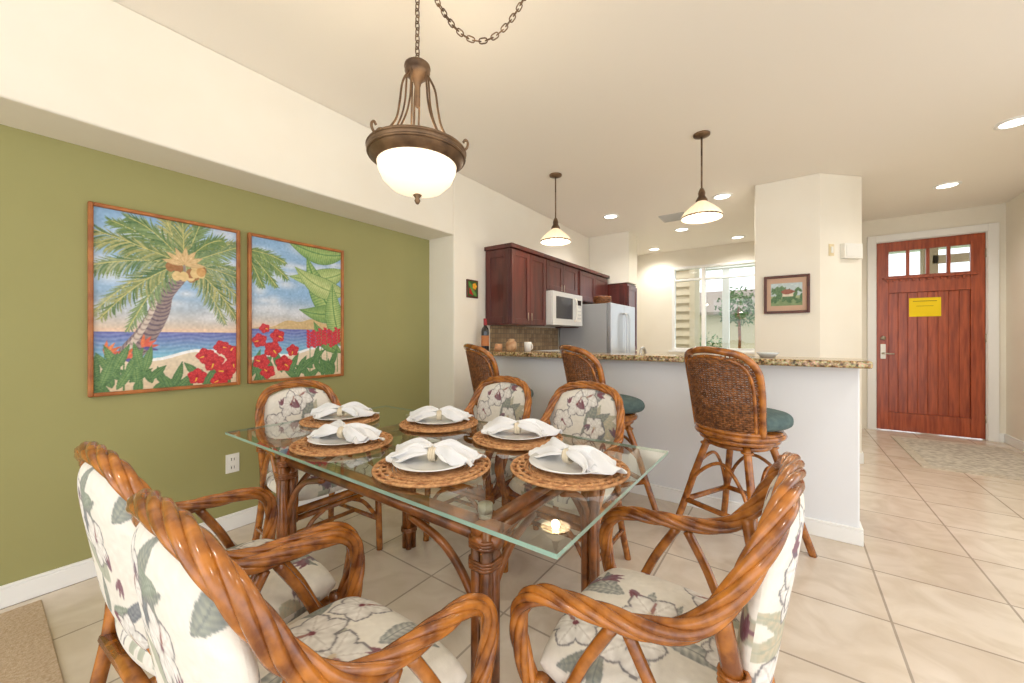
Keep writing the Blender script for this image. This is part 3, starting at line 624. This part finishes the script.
# ------------------------------------------------------------ DINING CHAIR
def chair_meshes():
    half=[(.235,.20,.36),(.242,.235,.43),(.25,.255,.52),(.252,.245,.59),(.25,.19,.632),(.25,.08,.645),(.248,-.03,.655),(.24,-.11,.685),(.225,-.165,.745),(.208,-.205,.82),(.172,-.235,.885),(.10,-.25,.92),(0,-.255,.93)]
    path=spline(half+[(-p[0],p[1],p[2]) for p in half[-2::-1]],10)
    b=MB(); b.rope(path,.0128,5,.0098,.38,10,0); b.tube(resample(path,.02),.012,8)
    for s in (1,-1):
        b.tube(spline([(s*.235,.225,.0),(s*.235,.215,.22),(s*.235,.205,.43)],6),.018,10)
        b.tube(spline([(s*.225,-.27,.0),(s*.205,-.225,.2),(s*.2,-.185,.42),(s*.212,-.175,.6),(s*.222,-.155,.72)],8),.018,10)
        b.tube(spline([(s*.236,.205,.34),(s*.246,.14,.43),(s*.25,.09,.53),(s*.248,.03,.63)],8),.013,8)
        b.tube(spline([(s*.21,-.19,.36),(s*.238,-.1,.44),(s*.246,-.05,.54),(s*.246,.0,.63)],8),.013,8)
        b.tube([(s*.232,.21,.375),(s*.205,-.195,.375)],.018,10); b.tube([(s*.232,.21,.34),(s*.205,-.2,.34)],.013,10)
        b.tube([(s*.235,.215,.17),(s*.212,-.235,.17)],.012,8)
        b.tube(spline([(s*.235,.215,.17),(s*.15,.21,.29),(s*.08,.21,.335)],6),.011,8)
        for z in (.335,.345,.355,.365,.375): b.tube([(s*.235+.024*math.cos(a),.208+.024*math.sin(a),z) for a in np.linspace(0,2*pi,14,endpoint=False)],.005,5,0,closed=True)
        for z in (.60,.61,.62): b.tube([(s*.212+.022*math.cos(a),-.175+.022*math.sin(a),z) for a in np.linspace(0,2*pi,14,endpoint=False)],.005,5,0,closed=True)
    b.tube([(-.235,.21,.375),(.235,.21,.375)],.018,10); b.tube([(-.235,.21,.34),(.235,.21,.34)],.013,10); b.tube([(-.205,-.195,.375),(.205,-.195,.375)],.018,10)
    b.tube([(-.225,0,.17),(.225,0,.17)],.012,8); b.tube([(-.2,-.19,.5),(.2,-.19,.5)],.013,8)
    fr_=b.mesh('chair_frame',[RATTAN])
    def seat(u,v,sd):
        k=.22; x=u*np.sqrt(1-k*v*v); y=v*np.sqrt(1-k*u*u)
        f=np.clip((1-np.abs(u)**7)*(1-np.abs(v)**7),0,1)**.42; crown=.022*(1-u*u)*(1-v*v)
        z=.445+sd*.045*f+(crown if sd>0 else 0)
        return np.stack([x*.236*(1+.04*v),y*.225+.02,z],-1)
    se=cushion_mesh('seat_cushion_mesh',190,seat,.48,.48,11)
    def back(u,v,sd):
        k=.3; x=u*np.sqrt(1-k*v*v*(v>0)); vv=v*np.sqrt(1-k*u*u*(v>0)*1.0)
        t=(vv+1)/2; z=.47+.437*t
        w=np.interp(t,[0,.4,.7,1],[.178,.203,.21,.185])
        y=-.17-.045*t-.012*t*t-.02*(1-u*u)*(.3+.7*t)
        f=np.clip((1-np.abs(u)**5)*(1-np.abs(v)**5),0,1)**.5
        return np.stack([x*w,y-.008+sd*f*.034+0*x,z],-1)
    bk=cushion_mesh('back_cushion_mesh',170,lambda u,v,s: back(u,v,s),.42,.44,21)
    return fr_,se,bk
CF,CS,CB=chair_meshes()
def chair(x,y,rz):
    e=empty('dining_chair',(x,y,0),rz); mkobj('chair_frame',CF,e); mkobj('seat_cushion',CS,e); mkobj('back_cushion',CB,e); return e
chair(-1.34,.425,math.radians(3))
chair(-.80,.425,math.radians(1))
chair(-.25,.985,math.radians(89))
chair(-2.12,1.12,math.radians(-90))
chair(-1.52,1.80,math.radians(180))
chair(-.95,1.82,math.radians(178))
# ------------------------------------------------------------ BAR STOOL
def stool_meshes():
    b=MB(); 
    tops=[(.15,.15),(-.15,.15),(-.15,-.15),(.15,-.15)]; 
    for (tx,ty) in tops: 
        b.tube(spline([(tx*.75,ty*.75,.615),(tx*1.1,ty*1.1,.4),(tx*1.4,ty*1.4,.2),(tx*1.72,ty*1.72,0)],6),.02,10)
        b.tube([(tx*.8+.027*math.cos(a),ty*.8+.027*math.sin(a),.585) for a in np.linspace(0,2*pi,12,endpoint=False)],.006,6,0,closed=True)
    for z,r in ((.6,.15),(.635,.19),(.665,.215)):
        b.tube([(r*math.cos(a),r*math.sin(a),z) for a in np.linspace(0,2*pi,40,endpoint=False)],.016,8,0,closed=True)
    for i in range(4):
        (x0,y0),(x1,y1)=tops[i],tops[(i+1)%4]
        b.tube(spline([(x0*1.33,y0*1.33,.22),((x0*1.1+x1*.2),(y0*1.1+y1*.2),.4),((x0+x1)*.55,(y0+y1)*.55,.5),((x1*1.1+x0*.2),(y1*1.1+y0*.2),.4),(x1*1.33,y1*1.33,.22)],6),.010,8)
        b.tube([(x0*1.33,y0*1.33,.24),(x1*1.33,y1*1.33,.24)],.016,8)
    b.lathe([(0,.66),(.215,.66),(.22,.675),(.215,.69),(0,.69)],32)
    def bp(u,t,off=0):
        ang=u*1.0; R=.225+.02*t+off
        return (R*math.sin(ang), -R*math.cos(ang)+.02-.07*t, .68+.44*t)
    fr=[bp(-1,0),bp(-1.02,.25),bp(-1.04,.55),bp(-.98,.8),bp(-.72,.96),bp(-.35,1.02),bp(0,1.04),bp(.35,1.02),bp(.72,.96),bp(.98,.8),bp(1.04,.55),bp(1.02,.25),bp(1,0)]
    b.tube(spline(fr,8),.019,10); b.tube(spline([bp(p_,0.02) for p_ in np.linspace(-1,1,9)],5),.014,8)
    fr2=[bp(-.86,.02),bp(-.88,.5),bp(-.8,.76),bp(-.55,.9),bp(0,.96),bp(.55,.9),bp(.8,.76),bp(.88,.5),bp(.86,.02)]
    b.tube(spline(fr2,8),.010,8)
    frame=b.mesh('stool_frame',[RATTAN])
    b=MB()
    def top(u): return .97-.25*max(0,abs(u)-.45)**1.5*2.3
    nv=25
    for i in range(nv):
        u=-.96+1.92*i/(nv-1); tt=top(u)
        b.tube([bp(u,t*tt,.003*math.sin(t*40*pi/1.0+i*pi)) for t in np.linspace(.01,1,34)],.0055,5,0,flat=.5)
    nh=34
    for j in range(nh):
        t=.02+.94*j/nh; um=1
        while um>.2 and top(um)<t: um-=.03
        us=np.linspace(-um,um,76)
        b.tube([bp(u,t,.0045*math.cos((u+.96)/1.92*(nv-1)*pi+j*pi)) for u in us],.0056,5)
    wick=b.mesh('stool_wicker',[WICKER])
    b=MB(); N=24
    u,v=np.meshgrid(np.linspace(-1,1,N),np.linspace(-1,1,N)); u=np.sin(u*pi/2); v=np.sin(v*pi/2)
    def cs(sd):
        k=.42; x=u*np.sqrt(1-k*v*v); y=v*np.sqrt(1-k*u*u); f=np.clip((1-np.abs(u)**6)*(1-np.abs(v)**6),0,1)**.4
        return np.stack([x*.235,y*.215+.045,.74+sd*.045*f+(.015*(1-u*u)*(1-v*v) if sd>0 else 0)],-1)
    b.grid(cs(1)); b.grid(cs(-1),flip=True); cush=b.mesh('stool_cushion',[TEAL])
    return frame,wick,cush
SF,SW,SCu=stool_meshes()
def stool(x,y,rz):
    e=empty('bar_stool',(x,y,0),rz); mkobj('stool_frame',SF,e); mkobj('stool_back_wicker',SW,e); mkobj('stool_cushion',SCu,e)
stool(-.24,2.58,math.radians(-26)); stool(-1.06,2.58,math.radians(-35)); stool(-1.96,2.58,math.radians(-26))
# ------------------------------------------------------------ PENDANT LAMPS
def link(b,c,T,N,L,W,r,mi=0):
    c=np.array(c);pts=[]
    for a in np.linspace(0,2*pi,14,endpoint=False):
        ca,sa=math.cos(a),math.sin(a); pts.append(c+T*((L-W)/2*np.sign(ca)*min(1,abs(ca)*3)+W/2*ca)+N*(W/2*sa))
    b.tube(pts,r,5,mi,closed=True)
def chain(b,path,L=.034,W=.018,r=.0026):
    P=resample(path,L*.74); T=np.gradient(P,axis=0); T/=np.linalg.norm(T,axis=1)[:,None]; N=frames(T)
    for i in range(len(P)):
        B=np.cross(T[i],N[i]); link(b,P[i],T[i],N[i] if i%2 else B,L,W,r)
PX,PY=-1.215,1.045
pl=empty('pendant_lamp',(PX,PY,0))
b=MB(); chain(b,[(0,0,2.325),(0,0,2.735)])
pts=[( .41*t,.29*t,2.735-.345*(1-(2*t-1)**2)) for t in np.linspace(0,1,30)]
chain(b,pts)
b.lathe([(0,2.75),(.014,2.75),(.012,2.735),(0,2.73)],16); b.lathe([(0,2.75),(.055,2.75),(.05,2.735),(.012,2.725),(0,2.725)],24,(.41,.29,0))
b.obj('chain',BRONZE,pl)
b=MB()
b.lathe([(0,2.325),(.008,2.32),(.012,2.308),(.035,2.304),(.05,2.292),(.052,2.282),(.046,2.276),(.05,2.266),(.044,2.252),(.03,2.24),(.016,2.225),(.01,2.2),(.01,2.13),(0,2.12)],32)
b.lathe([(.158,1.945),(.178,1.952),(.19,1.947),(.194,1.937),(.188,1.925),(.182,1.914),(.168,1.899),(.158,1.891),(.15,1.889),(.154,1.901),(.168,1.917),(.172,1.937),(.158,1.945)],56)
for zz,rr in ((1.946,.19),(1.924,.187)): b.tube([(rr*math.cos(a),rr*math.sin(a),zz) for a in np.linspace(0,2*pi,56,endpoint=False)],.006,6,0,closed=True)
for i in range(3):
    a=i*2*pi/3+.5
    for da in (-.15,.15):
        P=[(.042,2.26),(.046,2.2),(.052,2.13),(.07,2.06),(.105,1.99),(.165,1.945)]
        b.tube(spline([(r_*math.cos(a+da*.05/r_*2),r_*math.sin(a+da*.05/r_*2),z) for r_,z in P],8),.004,6)
    b.tube(spline([(r_*math.cos(a),r_*math.sin(a),z) for r_,z in [(.04,2.255),(.072,2.19),(.085,2.11),(.1,2.04),(.135,1.985),(.172,1.967),(.19,1.947)]],8),.0045,6)
    b.tube(spline([(r_*math.cos(a),r_*math.sin(a),z) for r_,z in [(.18,1.935),(.202,1.95),(.207,1.97),(.197,1.982),(.188,1.972)]],6),.005,6)
b.lathe([(0,1.735),(.006,1.738),(.012,1.75),(.008,1.76),(.018,1.772),(.006,1.78),(0,1.78)],16)
b.obj('lamp_metalwork',BRONZE,pl)
b=MB(); b.lathe([(0,1.775),(.05,1.78),(.1,1.798),(.135,1.832),(.152,1.87),(.157,1.9),(.152,1.9),(.147,1.87),(.13,1.837),(.098,1.804),(.05,1.786),(0,1.781)],48)
b.obj('lamp_bowl',LAMPG,pl)
def light(name,kind,loc,energy,col=(1,.93,.82),size=.05,parent=None,rot=(0,0,0),**kw):
    l=D.lights.new(name,kind); l.energy=energy; l.color=col
    if kind in('POINT','SPOT'): l.shadow_soft_size=size
    for k_,v_ in kw.items(): setattr(l,k_,v_)
    o=D.objects.new(name,l); COL.objects.link(o); o.location=loc; o.rotation_euler=rot
    if parent: o.parent=parent
    return o
light('lamp_bulb','POINT',(0,0,1.93),8,col=(1,.88,.7),size=.05,parent=pl)
for (x,y) in ((-1.81,3.24),(-.545,3.24)):
    e=empty('bar_pendant_lamp',(x,y,0)); b=MB()
    b.lathe([(0,2.75),(.06,2.75),(.058,2.738),(.03,2.728),(.008,2.722),(0,2.722)],24); b.cyl((0,0,2.73),(0,0,2.33),.0065,8)
    b.lathe([(0,2.34),(.012,2.338),(.02,2.32),(.026,2.3),(.024,2.28),(.032,2.265),(.04,2.25),(.042,2.235),(.03,2.235),(0,2.24)],24)
    b.lathe([(.142,2.122),(.1455,2.118),(.1455,2.112),(.142,2.11)],40)
    b.obj('pendant_metal',BRONZE,e)
    b=MB(); b.lathe([(.036,2.236),(.05,2.222),(.085,2.195),(.12,2.162),(.138,2.135),(.143,2.11),(.139,2.11),(.133,2.135),(.115,2.158),(.08,2.19),(.045,2.218),(.034,2.23)],96,scal=.022,nscal=24)
    b.obj('pendant_shade',SHADEG,e)
    b=MB(); b.lathe([(0,2.235),(.015,2.23),(.02,2.2),(.035,2.165),(.035,2.14),(.02,2.12),(0,2.115)],20); b.obj('pendant_bulb',BULBG,e)
    light('pendant_glow','POINT',(0,0,2.09),4,col=(1,.88,.72),size=.04,parent=e)
for (x,y) in ((-1.85,4.74),(-1.92,6.94),(-.60,4.78),(-1.25,5.9),(-.65,6.85),(1.295,5.76),(1.314,4.36),(1.3,2.4),(.9,.2),(-.9,-1.2)):
    e=empty('recessed_downlight',(x,y,0)); b=MB(); b.lathe([(.1,2.7495),(.1,2.742),(.078,2.738),(.074,2.7455)],32); b.obj('downlight_trim',WHITE,e)
    b=MB(); b.lathe([(0,2.744),(.076,2.744)],32); b.obj('downlight_lens',RECG,e)
    light('downlight_lamp','SPOT',(0,0,2.72),36,size=.07,parent=e,spot_size=math.radians(150),spot_blend=.8,col=(1,.97,.92))
b=MB(); b.box(-1.36,5.1,2.738,-1.06,5.4,2.75)
for i in range(7): b.box(-1.34,5.125+i*.037,2.73,-1.08,5.14+i*.037,2.738)
b.obj('ceiling_vent',mat('vent_grey',(200,198,192),.5))
# ------------------------------------------------------------ world + camera
sun=light('sun','SUN',(-6,0,8),2.2,col=(1,.97,.9)); sun.data.angle=.02
sun.rotation_euler=Vector((.75,.45,-1.15)).to_track_quat('-Z','Y').to_euler()
wd=D.worlds.new('World'); SC.world=wd; wd.use_nodes=True
bg=wd.node_tree.nodes['Background']; bg.inputs[0].default_value=(.93,.96,1,1); bg.inputs[1].default_value=2.0
cam=D.cameras.new('Camera'); co=D.objects.new('Camera',cam); COL.objects.link(co); SC.camera=co
cam.sensor_width=36; cam.lens=388/1024*36; cam.shift_y=-3.5/1024; cam.clip_start=.02
co.location=(0,0,1.2); co.rotation_euler=(pi/2,0,math.radians(35.6))
SC.view_settings.view_transform='Standard'; SC.view_settings.look='None'; SC.view_settings.exposure=.24
